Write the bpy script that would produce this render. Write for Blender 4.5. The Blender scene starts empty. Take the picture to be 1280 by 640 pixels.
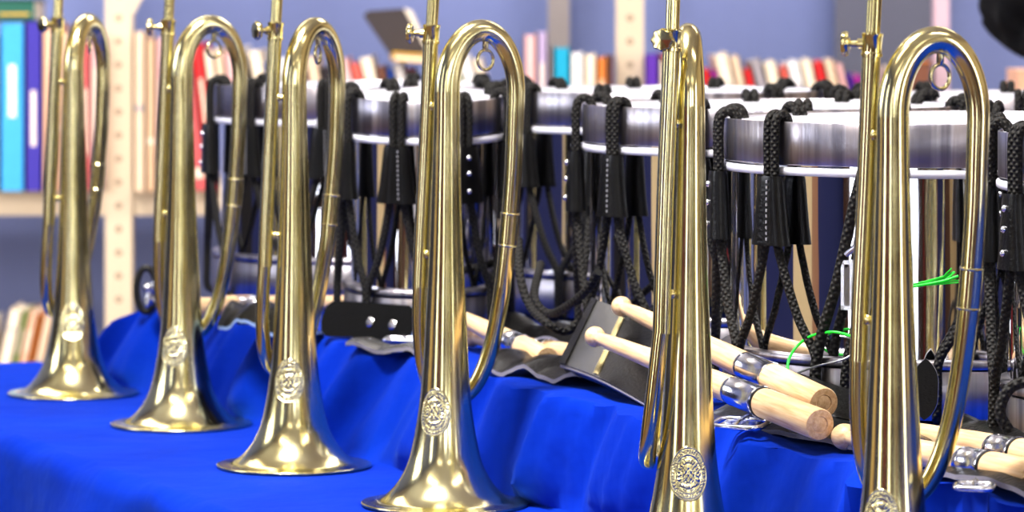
import bpy, math, random
from mathutils import Vector, Matrix, noise
random.seed(7)
scene = bpy.context.scene
COL = scene.collection
PI = math.pi
# ------------------------------------------------------------------ layout frame
TABLE_Z = 0.74
CAM_Z = TABLE_Z + 0.400
FPX = 4800
RISER_H = 0.085
STEP_Z = TABLE_Z + RISER_H
TH = math.radians(25)
U = Vector((-math.sin(TH), math.cos(TH), 0))      # along the row of bugles
N = Vector((math.cos(TH), math.sin(TH), 0))       # across the table, towards the drums
def un(u, n, z=0.0):
    p = U*u + N*n
    return Vector((p.x, p.y, z))
def at(px, py, d):                                 # point seen at (px,py) at distance d
    return Vector(((px-640)/FPX*d, d, CAM_Z-(py+10)/FPX*d))
# ------------------------------------------------------------------ materials
def new_mat(name):
    m = bpy.data.materials.new(name); m.use_nodes = True
    nt = m.node_tree; b = nt.nodes['Principled BSDF']
    return m, nt, b
def lin(c):
    return tuple((x/255/12.92 if x/255 <= .04045 else ((x/255+.055)/1.055)**2.4) for x in c)+(1,)
def simple(name, rgb, rough=.5, metal=0, bump=0, scale=200, var=0, coat=0, spec=None):
    m, nt, b = new_mat(name)
    col = lin(rgb)
    b.inputs['Base Color'].default_value = col
    b.inputs['Roughness'].default_value = rough
    b.inputs['Metallic'].default_value = metal
    if coat: b.inputs['Coat Weight'].default_value = coat; b.inputs['Coat Roughness'].default_value = .08
    if spec is not None: b.inputs['Specular IOR Level'].default_value = spec
    tc = nt.nodes.new('ShaderNodeTexCoord')
    nz = nt.nodes.new('ShaderNodeTexNoise'); nz.inputs['Scale'].default_value = scale; nz.inputs['Detail'].default_value = 4
    nt.links.new(tc.outputs['Object'], nz.inputs['Vector'])
    if var:
        mx = nt.nodes.new('ShaderNodeMix'); mx.data_type = 'RGBA'
        mx.inputs['A'].default_value = tuple(c*(1-var) for c in col[:3])+(1,)
        mx.inputs['B'].default_value = tuple(min(1, c*(1+var)) for c in col[:3])+(1,)
        nt.links.new(nz.outputs['Fac'], mx.inputs['Factor'])
        nt.links.new(mx.outputs['Result'], b.inputs['Base Color'])
    if bump:
        bp = nt.nodes.new('ShaderNodeBump'); bp.inputs['Strength'].default_value = bump; bp.inputs['Distance'].default_value = .002
        nt.links.new(nz.outputs['Fac'], bp.inputs['Height']); nt.links.new(bp.outputs['Normal'], b.inputs['Normal'])
    return m
def emit(name, rgb, strength):
    m, nt, b = new_mat(name)
    b.inputs['Base Color'].default_value = lin(rgb)
    b.inputs['Emission Color'].default_value = lin(rgb)
    b.inputs['Emission Strength'].default_value = strength
    return m
def brass_mat():
    m, nt, b = new_mat('polished brass')
    b.inputs['Metallic'].default_value = 1
    tc = nt.nodes.new('ShaderNodeTexCoord')
    n1 = nt.nodes.new('ShaderNodeTexNoise'); n1.inputs['Scale'].default_value = 14; n1.inputs['Detail'].default_value = 5
    mp = nt.nodes.new('ShaderNodeMapping'); mp.inputs['Scale'].default_value = (1, 1, .25)
    nt.links.new(tc.outputs['Object'], mp.inputs['Vector']); nt.links.new(mp.outputs['Vector'], n1.inputs['Vector'])
    cr = nt.nodes.new('ShaderNodeValToRGB')
    cr.color_ramp.elements[0].position = .3; cr.color_ramp.elements[0].color = (.70, .60, .25, 1)
    cr.color_ramp.elements[1].position = .6; cr.color_ramp.elements[1].color = (.88, .82, .50, 1)
    nt.links.new(n1.outputs['Fac'], cr.inputs['Fac']); nt.links.new(cr.outputs['Color'], b.inputs['Base Color'])
    n2 = nt.nodes.new('ShaderNodeTexNoise'); n2.inputs['Scale'].default_value = 60; n2.inputs['Detail'].default_value = 6
    nt.links.new(tc.outputs['Object'], n2.inputs['Vector'])
    mr = nt.nodes.new('ShaderNodeMapRange'); mr.inputs['To Min'].default_value = .11; mr.inputs['To Max'].default_value = .24
    nt.links.new(n2.outputs['Fac'], mr.inputs['Value']); nt.links.new(mr.outputs['Result'], b.inputs['Roughness'])
    bp = nt.nodes.new('ShaderNodeBump'); bp.inputs['Strength'].default_value = .05; bp.inputs['Distance'].default_value = .001
    nt.links.new(n1.outputs['Fac'], bp.inputs['Height']); nt.links.new(bp.outputs['Normal'], b.inputs['Normal'])
    return m
def cloth_mat():
    m, nt, b = new_mat('royal blue cloth')
    tc = nt.nodes.new('ShaderNodeTexCoord')
    b.inputs['Roughness'].default_value = .9
    b.inputs['Specular IOR Level'].default_value = .1
    b.inputs['Sheen Weight'].default_value = .1; b.inputs['Sheen Roughness'].default_value = .4
    b.inputs['Sheen Tint'].default_value = (.2, .4, 1, 1)
    n1 = nt.nodes.new('ShaderNodeTexNoise'); n1.inputs['Scale'].default_value = 6; n1.inputs['Detail'].default_value = 3
    nt.links.new(tc.outputs['Object'], n1.inputs['Vector'])
    cr = nt.nodes.new('ShaderNodeValToRGB')
    cr.color_ramp.elements[0].color = (.001, .020, .30, 1); cr.color_ramp.elements[1].color = (.001, .048, .48, 1)
    nt.links.new(n1.outputs['Fac'], cr.inputs['Fac']); nt.links.new(cr.outputs['Color'], b.inputs['Base Color'])
    n2 = nt.nodes.new('ShaderNodeTexNoise'); n2.inputs['Scale'].default_value = 900
    nt.links.new(tc.outputs['Object'], n2.inputs['Vector'])
    n3 = nt.nodes.new('ShaderNodeTexNoise'); n3.inputs['Scale'].default_value = 14; n3.inputs['Detail'].default_value = 3
    nt.links.new(tc.outputs['Object'], n3.inputs['Vector'])
    b1 = nt.nodes.new('ShaderNodeBump'); b1.inputs['Strength'].default_value = .15; b1.inputs['Distance'].default_value = .0005
    nt.links.new(n2.outputs['Fac'], b1.inputs['Height'])
    b2 = nt.nodes.new('ShaderNodeBump'); b2.inputs['Strength'].default_value = .55; b2.inputs['Distance'].default_value = .012
    nt.links.new(n3.outputs['Fac'], b2.inputs['Height']); nt.links.new(b1.outputs['Normal'], b2.inputs['Normal'])
    nt.links.new(b2.outputs['Normal'], b.inputs['Normal'])
    return m
def rope_mat():
    m, nt, b = new_mat('black braided rope')
    b.inputs['Roughness'].default_value = .7
    uv = nt.nodes.new('ShaderNodeUVMap')
    outs = []
    for s in (1, -1):
        mp = nt.nodes.new('ShaderNodeMapping'); mp.inputs['Rotation'].default_value = (0, 0, s*PI/4)
        nt.links.new(uv.outputs['UV'], mp.inputs['Vector'])
        w = nt.nodes.new('ShaderNodeTexWave'); w.inputs['Scale'].default_value = .3; w.wave_profile = 'SIN'
        nt.links.new(mp.outputs['Vector'], w.inputs['Vector']); outs.append(w)
    mul = nt.nodes.new('ShaderNodeMath'); mul.operation = 'MULTIPLY'
    nt.links.new(outs[0].outputs['Fac'], mul.inputs[0]); nt.links.new(outs[1].outputs['Fac'], mul.inputs[1])
    cr = nt.nodes.new('ShaderNodeValToRGB')
    cr.color_ramp.elements[0].color = (.003, .0026, .0022, 1); cr.color_ramp.elements[1].color = (.026, .021, .017, 1)
    nt.links.new(mul.outputs['Value'], cr.inputs['Fac']); nt.links.new(cr.outputs['Color'], b.inputs['Base Color'])
    bp = nt.nodes.new('ShaderNodeBump'); bp.inputs['Strength'].default_value = .9; bp.inputs['Distance'].default_value = .0015
    nt.links.new(mul.outputs['Value'], bp.inputs['Height']); nt.links.new(bp.outputs['Normal'], b.inputs['Normal'])
    return m
def wood_mat():
    m, nt, b = new_mat('pale turned wood')
    b.inputs['Roughness'].default_value = .38
    tc = nt.nodes.new('ShaderNodeTexCoord')
    mp = nt.nodes.new('ShaderNodeMapping'); mp.inputs['Scale'].default_value = (1, 1, .07)
    nt.links.new(tc.outputs['Object'], mp.inputs['Vector'])
    nz = nt.nodes.new('ShaderNodeTexNoise'); nz.inputs['Scale'].default_value = 420; nz.inputs['Detail'].default_value = 4
    nt.links.new(mp.outputs['Vector'], nz.inputs['Vector'])
    cr = nt.nodes.new('ShaderNodeValToRGB')
    cr.color_ramp.elements[0].position = .3; cr.color_ramp.elements[0].color = lin((216, 176, 128))
    cr.color_ramp.elements[1].position = .7; cr.color_ramp.elements[1].color = lin((244, 216, 174))
    nt.links.new(nz.outputs['Fac'], cr.inputs['Fac']); nt.links.new(cr.outputs['Color'], b.inputs['Base Color'])
    return m
def hoop_mat():
    m, nt, b = new_mat('brushed chrome hoop')
    b.inputs['Metallic'].default_value = 1; b.inputs['Base Color'].default_value = (.46, .445, .485, 1)
    tc = nt.nodes.new('ShaderNodeTexCoord')
    mp = nt.nodes.new('ShaderNodeMapping'); mp.inputs['Scale'].default_value = (1, 1, .03)
    nt.links.new(tc.outputs['Object'], mp.inputs['Vector'])
    nz = nt.nodes.new('ShaderNodeTexNoise'); nz.inputs['Scale'].default_value = 130; nz.inputs['Detail'].default_value = 6
    nt.links.new(mp.outputs['Vector'], nz.inputs['Vector'])
    mr = nt.nodes.new('ShaderNodeMapRange'); mr.inputs['To Min'].default_value = .3; mr.inputs['To Max'].default_value = .45
    nt.links.new(nz.outputs['Fac'], mr.inputs['Value']); nt.links.new(mr.outputs['Result'], b.inputs['Roughness'])
    n5 = nt.nodes.new('ShaderNodeTexNoise'); n5.inputs['Scale'].default_value = 70; n5.inputs['Detail'].default_value = 3
    nt.links.new(mp.outputs['Vector'], n5.inputs['Vector'])
    cr = nt.nodes.new('ShaderNodeValToRGB')
    for e_, (p_, c_) in zip([cr.color_ramp.elements[0], cr.color_ramp.elements[1], cr.color_ramp.elements.new(.5), cr.color_ramp.elements.new(.56)], [(.36, (.26, .25, .29, 1)), (.66, (.74, .72, .78, 1)), (.5, (.50, .48, .52, 1)), (.56, (.44, .40, .42, 1))]): e_.position = p_; e_.color = c_
    nt.links.new(n5.outputs['Fac'], cr.inputs['Fac']); nt.links.new(cr.outputs['Color'], b.inputs['Base Color'])
    bp = nt.nodes.new('ShaderNodeBump'); bp.inputs['Strength'].default_value = .35; bp.inputs['Distance'].default_value = .002
    nt.links.new(nz.outputs['Fac'], bp.inputs['Height']); nt.links.new(bp.outputs['Normal'], b.inputs['Normal'])
    return m
def chrome_mat():
    m, nt, b = new_mat('chrome')
    b.inputs['Metallic'].default_value = 1; b.inputs['Base Color'].default_value = (.84, .84, .87, 1)
    b.inputs['Roughness'].default_value = .05
    tc = nt.nodes.new('ShaderNodeTexCoord')
    mp = nt.nodes.new('ShaderNodeMapping'); mp.inputs['Scale'].default_value = (1, 1, .05)
    nt.links.new(tc.outputs['Object'], mp.inputs['Vector'])
    nz = nt.nodes.new('ShaderNodeTexNoise'); nz.inputs['Scale'].default_value = 60; nz.inputs['Detail'].default_value = 2
    nt.links.new(mp.outputs['Vector'], nz.inputs['Vector'])
    bp = nt.nodes.new('ShaderNodeBump'); bp.inputs['Strength'].default_value = .12; bp.inputs['Distance'].default_value = .002
    nt.links.new(nz.outputs['Fac'], bp.inputs['Height']); nt.links.new(bp.outputs['Normal'], b.inputs['Normal'])
    return m
BRASS = brass_mat(); CLOTH = cloth_mat(); ROPE = rope_mat(); WOOD = wood_mat(); HOOP = hoop_mat(); CHROME = chrome_mat()
SMOOTH_CHROME = simple('smooth chrome', (225, 226, 232), .2, 1)
WHITE = simple('white plastic', (214, 214, 222), .35)
RING = simple('white hoop ring', (222, 222, 232), .35)
LEATHER = simple('black leather', (12, 11, 11), .3, 0, .25, 400, .2, .12, .35)
LEDGE = simple('grey leather edge', (150, 146, 150), .6, 0, .3, 500, .2)
GREYLEATHER = simple('grey shiny leather', (84, 83, 82), .25, 0, .12, 500, .15, .2)
GOLDTHREAD = simple('pale gold thread', (214, 200, 150), .6)
STITCH = simple('white stitching', (170, 170, 175), .5)
BLACKRUB = simple('black rubber', (22, 20, 18), .5)
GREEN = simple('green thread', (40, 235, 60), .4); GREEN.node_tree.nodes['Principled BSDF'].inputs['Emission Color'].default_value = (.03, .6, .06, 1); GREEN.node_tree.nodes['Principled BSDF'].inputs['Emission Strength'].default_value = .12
WIRE = simple('grey wire', (170, 170, 172), .3, .8)
POST = simple('cream painted steel', (204, 188, 164), .5, 0, .05, 60, .04)
POSTGREY = simple('plain grey steel', (150, 142, 140), .5)  # one even grey for the rear post, table legs and light frames
HOLE = simple('dark punched hole', (150, 132, 112), .7)
BAYSHADE = simple('end bay shade', (104, 106, 122), .5)  # dark grey standing for shade in the end bay
WALLBLUE = simple('periwinkle wall', (124, 134, 176), .8, 0, .1, 40, .03)
WALLCREAM = simple('cream wall', (214, 196, 168), .8, 0, .1, 40, .05)
FLOOR = simple('brown tile floor', (120, 96, 76), .4, 0, .1, 8, .2)
CEIL = simple('white ceiling', (225, 222, 215), .9, 0, .1, 30, .03)
PAGES = simple('book pages', (232, 222, 204), .8, 0, .2, 600, .08)
DARKWOOD = simple('dark wood', (58, 34, 22), .4, 0, .1, 30, .3)
CURTAIN = simple('brown curtain', (92, 58, 34), .8, 0, .1, 30, .2)
TABLETOP = simple('grey laminate', (150, 150, 150), .5)
BLACKCLOTH = simple('black cloth', (16, 16, 17), .9, 0, .6, 80, .3)
LAMP = emit('lamp diffuser', (255, 246, 232), 7)
PANE = emit('added pane glow', (236, 240, 250), 7.5)  # glow of the added, unseen windows
# ------------------------------------------------------------------ mesh helpers
class MB:
    def __init__(s): s.v = []; s.f = []; s.m = []; s.uv = []; s.mat = 0; s.M = None
    def add(s, vs, fs, uvs=None):
        o = len(s.v)
        for v in vs:
            v = Vector(v)
            s.v.append(s.M @ v if s.M else v)
        for i, f in enumerate(fs):
            s.f.append([o+k for k in f]); s.m.append(s.mat)
            s.uv.append(uvs[i] if uvs else [(0, 0)]*len(f))
    def box(s, c, d, rot=None):
        c = Vector(c); h = Vector(d)/2; vs = []
        for x in (-1, 1):
            for y in (-1, 1):
                for z in (-1, 1):
                    p = Vector((x*h.x, y*h.y, z*h.z))
                    if rot: p = rot @ p
                    vs.append(c+p)
        s.add(vs, [(0, 1, 3, 2), (4, 6, 7, 5), (0, 4, 5, 1), (2, 3, 7, 6), (0, 2, 6, 4), (1, 5, 7, 3)])
    def tube(s, pts, rad, seg=16, cap=True, vscale=None, closed=False):
        pts = [Vector(p) for p in pts]; n = len(pts)
        if not hasattr(rad, '__len__'): rad = [rad]*n
        T = []
        for i in range(n):
            if closed: a, b = pts[i-1], pts[(i+1) % n]
            else: a, b = pts[max(i-1, 0)], pts[min(i+1, n-1)]
            T.append((b-a).normalized())
        ref = Vector((1, 0, 0)) if abs(T[0].x) < .8 else Vector((0, 1, 0))
        X = (ref - T[0]*ref.dot(T[0])).normalized()
        vs = []; L = [0]
        for i in range(n):
            if i:
                X = (X - T[i]*X.dot(T[i])).normalized(); L.append(L[-1]+(pts[i]-pts[i-1]).length)
            Y = T[i].cross(X)
            for k in range(seg):
                a = 2*PI*k/seg
                vs.append(pts[i]+(X*math.cos(a)+Y*math.sin(a))*rad[i])
        fs = []; uvs = []
        rr = max(rad[len(rad)//2], 1e-5)
        for i in range(n-1 if not closed else n):
            j = (i+1) % n
            for k in range(seg):
                k2 = (k+1) % seg
                fs.append((i*seg+k, i*seg+k2, j*seg+k2, j*seg+k))
                u0, u1 = k/seg*6, (k+1)/seg*6
                v0, v1 = L[i]/rr, (L[j] if j else L[i])/rr
                uvs.append([(u0, v0), (u1, v0), (u1, v1), (u0, v1)])
        if cap and not closed:
            fs.append(tuple(range(seg-1, -1, -1))); uvs.append([(0, 0)]*seg)
            fs.append(tuple((n-1)*seg+k for k in range(seg))); uvs.append([(0, 0)]*seg)
        s.add(vs, fs, uvs)
    def lathe(s, prof, seg=48, c=(0, 0, 0), closed=False):
        c = Vector(c); vs = []; fs = []
        for r, z in prof:
            for k in range(seg):
                a = 2*PI*k/seg; vs.append(c+Vector((r*math.cos(a), r*math.sin(a), z)))
        m = len(prof)
        for i in range(m if closed else m-1):
            j = (i+1) % m
            for k in range(seg):
                k2 = (k+1) % seg
                fs.append((i*seg+k, i*seg+k2, j*seg+k2, j*seg+k))
        s.add(vs, fs)
    def sphere(s, c, r, seg=12, sc=(1, 1, 1)):
        c = Vector(c); vs = []; fs = []; rings = seg//2
        for i in range(rings+1):
            t = PI*i/rings
            for k in range(seg):
                a = 2*PI*k/seg
                vs.append(c+Vector((r*sc[0]*math.sin(t)*math.cos(a), r*sc[1]*math.sin(t)*math.sin(a), r*sc[2]*math.cos(t))))
        for i in range(rings):
            for k in range(seg):
                k2 = (k+1) % seg; fs.append((i*seg+k, (i+1)*seg+k, (i+1)*seg+k2, i*seg+k2))
        s.add(vs, fs)
    def grid(s, fn, nu, nv):
        vs = [fn(i/nu, j/nv) for i in range(nu+1) for j in range(nv+1)]
        fs = []
        for i in range(nu):
            for j in range(nv):
                a = i*(nv+1)+j; fs.append((a, a+nv+1, a+nv+2, a+1))
        s.add(vs, fs)
    def mesh(s, name, mats, smooth=True, angle=None):
        me = bpy.data.meshes.new(name)
        me.from_pydata([tuple(v) for v in s.v], [], s.f)
        if not isinstance(mats, (list, tuple)): mats = [mats]
        for m in mats: me.materials.append(m)
        me.polygons.foreach_set('material_index', s.m)
        uvl = me.uv_layers.new(name='UVMap')
        flat = [c for f in s.uv for p in f for c in p]
        uvl.data.foreach_set('uv', flat)
        if smooth:
            me.polygons.foreach_set('use_smooth', [True]*len(me.polygons))
            if angle is not None: me.set_sharp_from_angle(angle=math.radians(angle))
        me.update(); me.validate()
        return me
    def build(s, name, mats, parent=None, smooth=True, angle=50):
        return link(bpy.data.objects.new(name, s.mesh(name, mats, smooth, angle)), parent)
def link(o, parent=None):
    COL.objects.link(o)
    if parent: o.parent = parent
    return o
def tag(o, label=None, cat=None, group=None, kind=None):
    if label: o['label'] = label
    if cat: o['category'] = cat
    if group: o['group'] = group
    if kind: o['kind'] = kind
    return o
def empty(name, loc, rz=0, rot=None):
    o = bpy.data.objects.new(name, None); o.empty_display_size = .02
    link(o); o.location = loc; o.rotation_euler = rot if rot else (0, 0, rz)
    return o
def copy_tree(o, parent=None):
    c = o.copy(); COL.objects.link(c)
    if parent: c.parent = parent
    for ch in list(o.children): copy_tree(ch, c)
    return c
def catmull(P, sub=8):
    P = [Vector(p) if hasattr(p, '__len__') and len(p) == 3 else Vector(p) for p in P]
    Q = [P[0]*2-P[1]]+P+[P[-1]*2-P[-2]]; out = []
    for i in range(1, len(Q)-2):
        a, b, c, d = Q[i-1:i+3]
        for k in range(sub):
            t = k/sub
            out.append(.5*((2*b)+(c-a)*t+(2*a-5*b+4*c-d)*t*t+(3*b-a-3*c+d)*t**3))
    out.append(P[-1]); return out
def interp(tab, x):
    if x <= tab[0][0]: return tab[0][1]
    for (a, ya), (b, yb) in zip(tab, tab[1:]):
        if x <= b: return ya+(yb-ya)*(x-a)/(b-a)
    return tab[-1][1]
def ss(x): x = max(0, min(1, x)); return x*x*(3-2*x)
# ------------------------------------------------------------------ BUGLES
BELL_K = [(.0615, .0004), (.0622, .0014), (.0612, .0025), (.0560, .0027), (.0510, .0034), (.0475, .0050), (.0415, .0095), (.0355, .0165), (.0305, .0250), (.0265, .0350),
          (.0228, .0520), (.0202, .0687), (.0184, .0850), (.0168, .1080), (.0155, .1350), (.0141, .1620), (.0128, .1900), (.0116, .2250), (.0106, .2600), (.0100, .2850), (.0098, .3060)]
prof = [(p.x, p.y) for p in [v for v in catmull([Vector((r, z, 0)) for r, z in BELL_K], 5)]]
BELL_TAB = [(z, r) for r, z in prof[12:]]
def bell_r(z): return interp(BELL_TAB, z)
def make_bugle():
    root = empty('bugle', (0, 0, 0))
    mb = MB(); mb.lathe([(.0600, .0004)]+prof, 72)
    inner = [(r-.0009, z) for i, (r, z) in enumerate(prof) if i > 20 and z < .12]
    mb.lathe(list(reversed(inner)), 72)
    mb.build('bell', BRASS, root)
    # body: top bow, descending tube, lower bow
    top = []
    for k in range(0, 25):
        a = PI*k/24
        top.append(Vector((.0262-.0262*math.cos(a), .012*ss(k/24), .3060+.0455*math.sin(a))))
    top[0].z = .3035
    down = [(.0518, .0120, .285), (.0508, .013, .25), (.0488, .015, .215), (.0460, .017, .180), (.0425, .020, .150), (.0375, .0225, .122), (.031, .0245, .100), (.0225, .0255, .084),
            (.0105, .0262, .0755), (-.003, .0258, .0775), (-.0115, .0235, .090), (-.0165, .0205, .110), (-.0185, .0175, .135), (-.0186, .0145, .165)]
    path = top + [p for p in catmull([top[-1]]+[Vector(d) for d in down], 6)][1:]
    L = [0]
    for a, b in zip(path, path[1:]): L.append(L[-1]+(b-a).length)
    rt = [(0, .00978), (.02, .0095), (.05, .0086), (.09, .0074), (.12, .0068), (.16, .0066), (.26, .0064), (.34, .0060), (L[-1], .0052)]
    mb = MB(); mb.tube(path, [interp(rt, l) for l in L], 28, cap=False)
    mb.build('curved_tube', BRASS, root)
    # sleeve (ferrule) on the descending tube, with end beads
    mb = MB()
    zs = [p for p in path[25:] if .1895 < p.z < .2185 and p.x > .03]; a, b = zs[0], zs[-1]
    zr = [interp(rt, L[path.index(p)]) for p in zs]
    mb.tube(zs, [r+.0006 for r in zr], 28)
    for q in (0, -1): d_ = (zs[1]-zs[0]).normalized() if q == 0 else (zs[-1]-zs[-2]).normalized(); mb.tube([zs[q]-d_*.0008, zs[q], zs[q]+d_*.0008], [zr[q]+.0006, zr[q]+.0010, zr[q]+.0006], 28)
    mb.build('sleeve', BRASS, root)
    # leadpipe sleeve and mouthpipe
    lp = [(-.0186, .0145, .160), (-.0172, .0140, .20), (-.0146, .0130, .26), (-.0124, .0112, .32), (-.0112, .0104, .352)]
    mb = MB(); mb.tube(catmull([Vector(p) for p in lp], 6), .0057, 24)
    mb.build('leadpipe', BRASS, root)
    mb = MB(); A = Vector((-.0113, .0105, .345)); B = Vector((-.0050, .0080, .475))
    mb.tube([A, B], [.0046, .0044], 24); mb.build('mouthpipe', BRASS, root)
    mb = MB(); ax = (B-A).normalized(); q = ax.to_track_quat('Z', 'Y').to_matrix().to_4x4(); q.translation = B
    mb.M = q
    mb.lathe([(.0001, 0), (.0048, 0), (.0052, .006), (.0044, .02), (.0058, .032), (.0105, .042), (.0125, .055), (.0130, .057), (.0125, .0585), (.0105, .057), (.006, .048), (.0001, .044)], 32)
    mb.build('mouthpiece', BRASS, root)
    # clamp with thumb screw
    cl = MB(); c0 = Vector((-.0115, .0106, .341)); ax = (B-c0).normalized()
    cl.tube([c0, c0+ax*.0005, c0+ax*.0025, c0+ax*.003, c0+ax*.0120, c0+ax*.0125, c0+ax*.0145, c0+ax*.015], [.0054, .0066, .0066, .0061, .0061, .0065, .0065, .0050], 28)
    clamp = cl.build('clamp', BRASS, root, angle=40)
    m = MB(); m.M = Matrix.Translation(c0+ax*.008) @ Matrix.Rotation(math.radians(168), 4, 'Z') @ Matrix.Rotation(PI/2, 4, 'Y')
    m.lathe([(.0001, .004), (.0034, .004), (.0034, .0085), (.0022, .0090), (.0020, .0125), (.0036, .0130), (.0038, .0138)], 20)
    vs = []; seg = 40
    pr = [(.0036, .0134), (.0068, .0139), (.0076, .0152), (.0076, .0168), (.0066, .0182), (.0030, .0187), (.0001, .0188)]
    fs = []
    for r, z in pr:
        for k in range(seg):
            a = 2*PI*k/seg; rr = r*(1+(.06*math.cos(8*a) if r > .006 else 0))
            vs.append((rr*math.cos(a)*.95, rr*math.sin(a), z))
    for i in range(len(pr)-1):
        for k in range(seg):
            k2 = (k+1) % seg; fs.append((i*seg+k, i*seg+k2, (i+1)*seg+k2, (i+1)*seg+k))
    m.add(vs, fs)
    m.build('thumb_screw', BRASS, clamp, angle=40)
    # hanging ring on small post under the bow
    m = MB(); cx = Vector((.0290, .0072, .3295))
    m.tube([cx+Vector((.0, 0, .0145)), cx+Vector((0, 0, .0090)), cx+Vector((0, 0, .0070))], [.0022, .0024, .0016], 14)
    m.tube([cx+Vector((.0062*math.cos(a), .0045*math.cos(a), .0074*math.sin(a))) for a in [2*PI*k/28 for k in range(28)]], .00125, 10, closed=True)
    m.build('ring', BRASS, root)
    # solder braces between leadpipe and bell
    for z, lx, ly in ((.295, -.0136, .0124), (.185, -.0178, .0142)):
        m = MB(); m.tube([Vector((lx, ly, z)), Vector((lx*.3, ly*.3, z))], .0026, 10)
        m.sphere((lx*.72-.001, ly*.72-.002, z), .0022, 12, (1, 1, 1.5))
        m.build('brace', BRASS, root)
    # oval crest wrapped on the bell
    hw, hh, zc = .0128, .0178, .0705
    rnd = random.Random(3); lets = [[rnd.random() for _ in range(3)] for _ in range(44)]
    def disp(x, y):
        rho = math.hypot(x, y); th = math.atan2(x, y)
        d = .0004*ss((1-rho)/.04)
        d += .0004*math.exp(-((rho-.945)/.02)**2) + .0004*math.exp(-((rho-.69)/.02)**2)
        if .73 < rho < .89:
            t = (th/(2*PI)+.5)*40; i = int(t) % 40; f = t-int(t); g = (rho-.73)/.16
            w = math.sin(PI*f)**.6
            stroke = 1 if (f < .35 or abs(g-lets[i][0]) < .16 or (f > .6 and g > lets[i][1]*.6)) else 0
            d += .00055*w*stroke*ss(min(f, 1-f)*6)
        if rho < .64:
            X = abs(x); e = ss((.64-rho)/.08)
            v = noise.noise(Vector((X*9+2, y*8, 1.3)))+.6*noise.noise(Vector((X*17, y*15, 4)))
            shield = ss((.30-X-max(0, -y-.1)*.5)/.05)*ss((.33-abs(y+.02))/.06)
            quad = math.cos(X*26)*math.cos(y*24)
            crown = ss((.17-X)/.04)*ss((.08-abs(y-.46))/.04)
            scroll = ss((.06-abs(y+.46-.6*X*X))/.03)*ss((.42-X)/.05)
            wreath = ss((.09-abs(math.hypot(X, y)-.47))/.05)*(.5+.5*math.cos(th*22))
            d += e*.0009*max(0, .35*shield+.35*shield*quad+.7*crown+.5*scroll+.55*wreath+.55*max(v, 0))
        return d
    m = MB(); NX, NY = 96, 130; idx = {}; vs = []; fs = []
    for i in range(NX+1):
        for j in range(NY+1):
            x = -1+2*i/NX; y = -1+2*j/NY
            # map square to disc
            dx = x*math.sqrt(1-y*y/2); dy = y*math.sqrt(1-x*x/2)
            z = zc+dy*hh; a = dx*hw/bell_r(zc)
            r = bell_r(z)+disp(dx, dy)-.0001
            vs.append((r*math.sin(a), -r*math.cos(a), z))
    for i in range(NX):
        for j in range(NY):
            a = i*(NY+1)+j; fs.append((a, a+NY+1, a+NY+2, a+1))
    m.add(vs, fs); cr = m.build('crest', BRASS, root, angle=None)
    cr['label'] = 'embossed oval crest'
    return root
BUG = [ # px centre, distance, rotation (deg), crest angle relative to the camera (deg), label
    (92, 3.808, 52, -3, 'farthest brass bugle, at the left end of the row'),
    (227, 3.536, 9, -20, 'brass bugle standing second from the far left end, in front of the leftmost drum'),
    (368, 3.228, 40, -13, 'brass bugle standing third from the far left end, beside the studded strap'),
    (556, 2.986, 5, -24, 'fourth brass bugle from the left, near the picture middle'),
    (858, 2.609, 78, 2, 'brass bugle turned edge-on so its loop is hidden, in front of the crossed drumsticks'),
    (1116, 2.385, 1, -22, 'nearest and largest brass bugle at the right, in front of the green threads')]
bug0 = make_bugle()
for i, (px, d, rot, ca, lab) in enumerate(BUG):
    o = bug0 if i == 0 else copy_tree(bug0)
    o.location = ((px-640)/FPX*d, d, TABLE_Z+.0012); o.scale = (1.05, 1.05, 1.05)
    o.rotation_mode = 'YXZ' if False else 'XYZ'; lean = math.radians({4: .45, 3: .3}.get(i, 0))
    o.rotation_euler = (Matrix.Rotation(lean, 3, 'Y') @ Matrix.Rotation(math.radians(rot), 3, 'Z')).to_euler()
    view = math.atan2((px-640)/FPX, 1)     # bearing of the bugle from the camera
    for ch in o.children:
        if ch.name.startswith('crest'): ch.rotation_euler = (0, 0, math.radians(ca)-math.radians(rot)-view)
    tag(o, lab, 'bugle', 'bugles standing in a row on the blue cloth')
# ------------------------------------------------------------------ TABLE, RISER, CLOTH
N_FRONT, N_BACK, U_NEAR, U_FAR = 1.057, 2.45, .95, 3.975
U_EDGE = 3.70
def edge_n(u): return 1.292+max(0, u-2.2)*.0251
t = empty('folding_table', un((U_NEAR+U_FAR)/2, (N_FRONT+N_BACK)/2, 0), math.atan2(U.y, U.x))
tag(t, 'long table hidden under the royal blue cloth', 'table')
m = MB(); m.box((0, 0, TABLE_Z-.02), (U_FAR-U_NEAR-.02, N_BACK-N_FRONT-.02, .03)); m.build('table_top', TABLETOP, t, smooth=False)
for sx in (-1, 1):
    for sy in (-1, 1):
        m = MB(); m.tube([Vector((sx*(.5*(U_FAR-U_NEAR)-.12), sy*.42, 0)), Vector((sx*(.5*(U_FAR-U_NEAR)-.12), sy*.42, TABLE_Z-.035))], .014, 12)
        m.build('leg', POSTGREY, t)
rise = MB(); uc, nc = (U_NEAR+.03+U_EDGE-.03)/2, (1.35+N_BACK-.05)/2
rise.box((0, 0, RISER_H/2-.004), (U_EDGE-.03-U_NEAR-.03, N_BACK-.05-1.35, RISER_H-.012))
ro = rise.build('riser', TABLETOP, None, smooth=False); ro.location = un(uc, nc, TABLE_Z); ro.rotation_euler = (0, 0, math.atan2(U.y, U.x))
tag(ro, 'low platform under the blue cloth that lifts the drums', 'riser')
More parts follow.
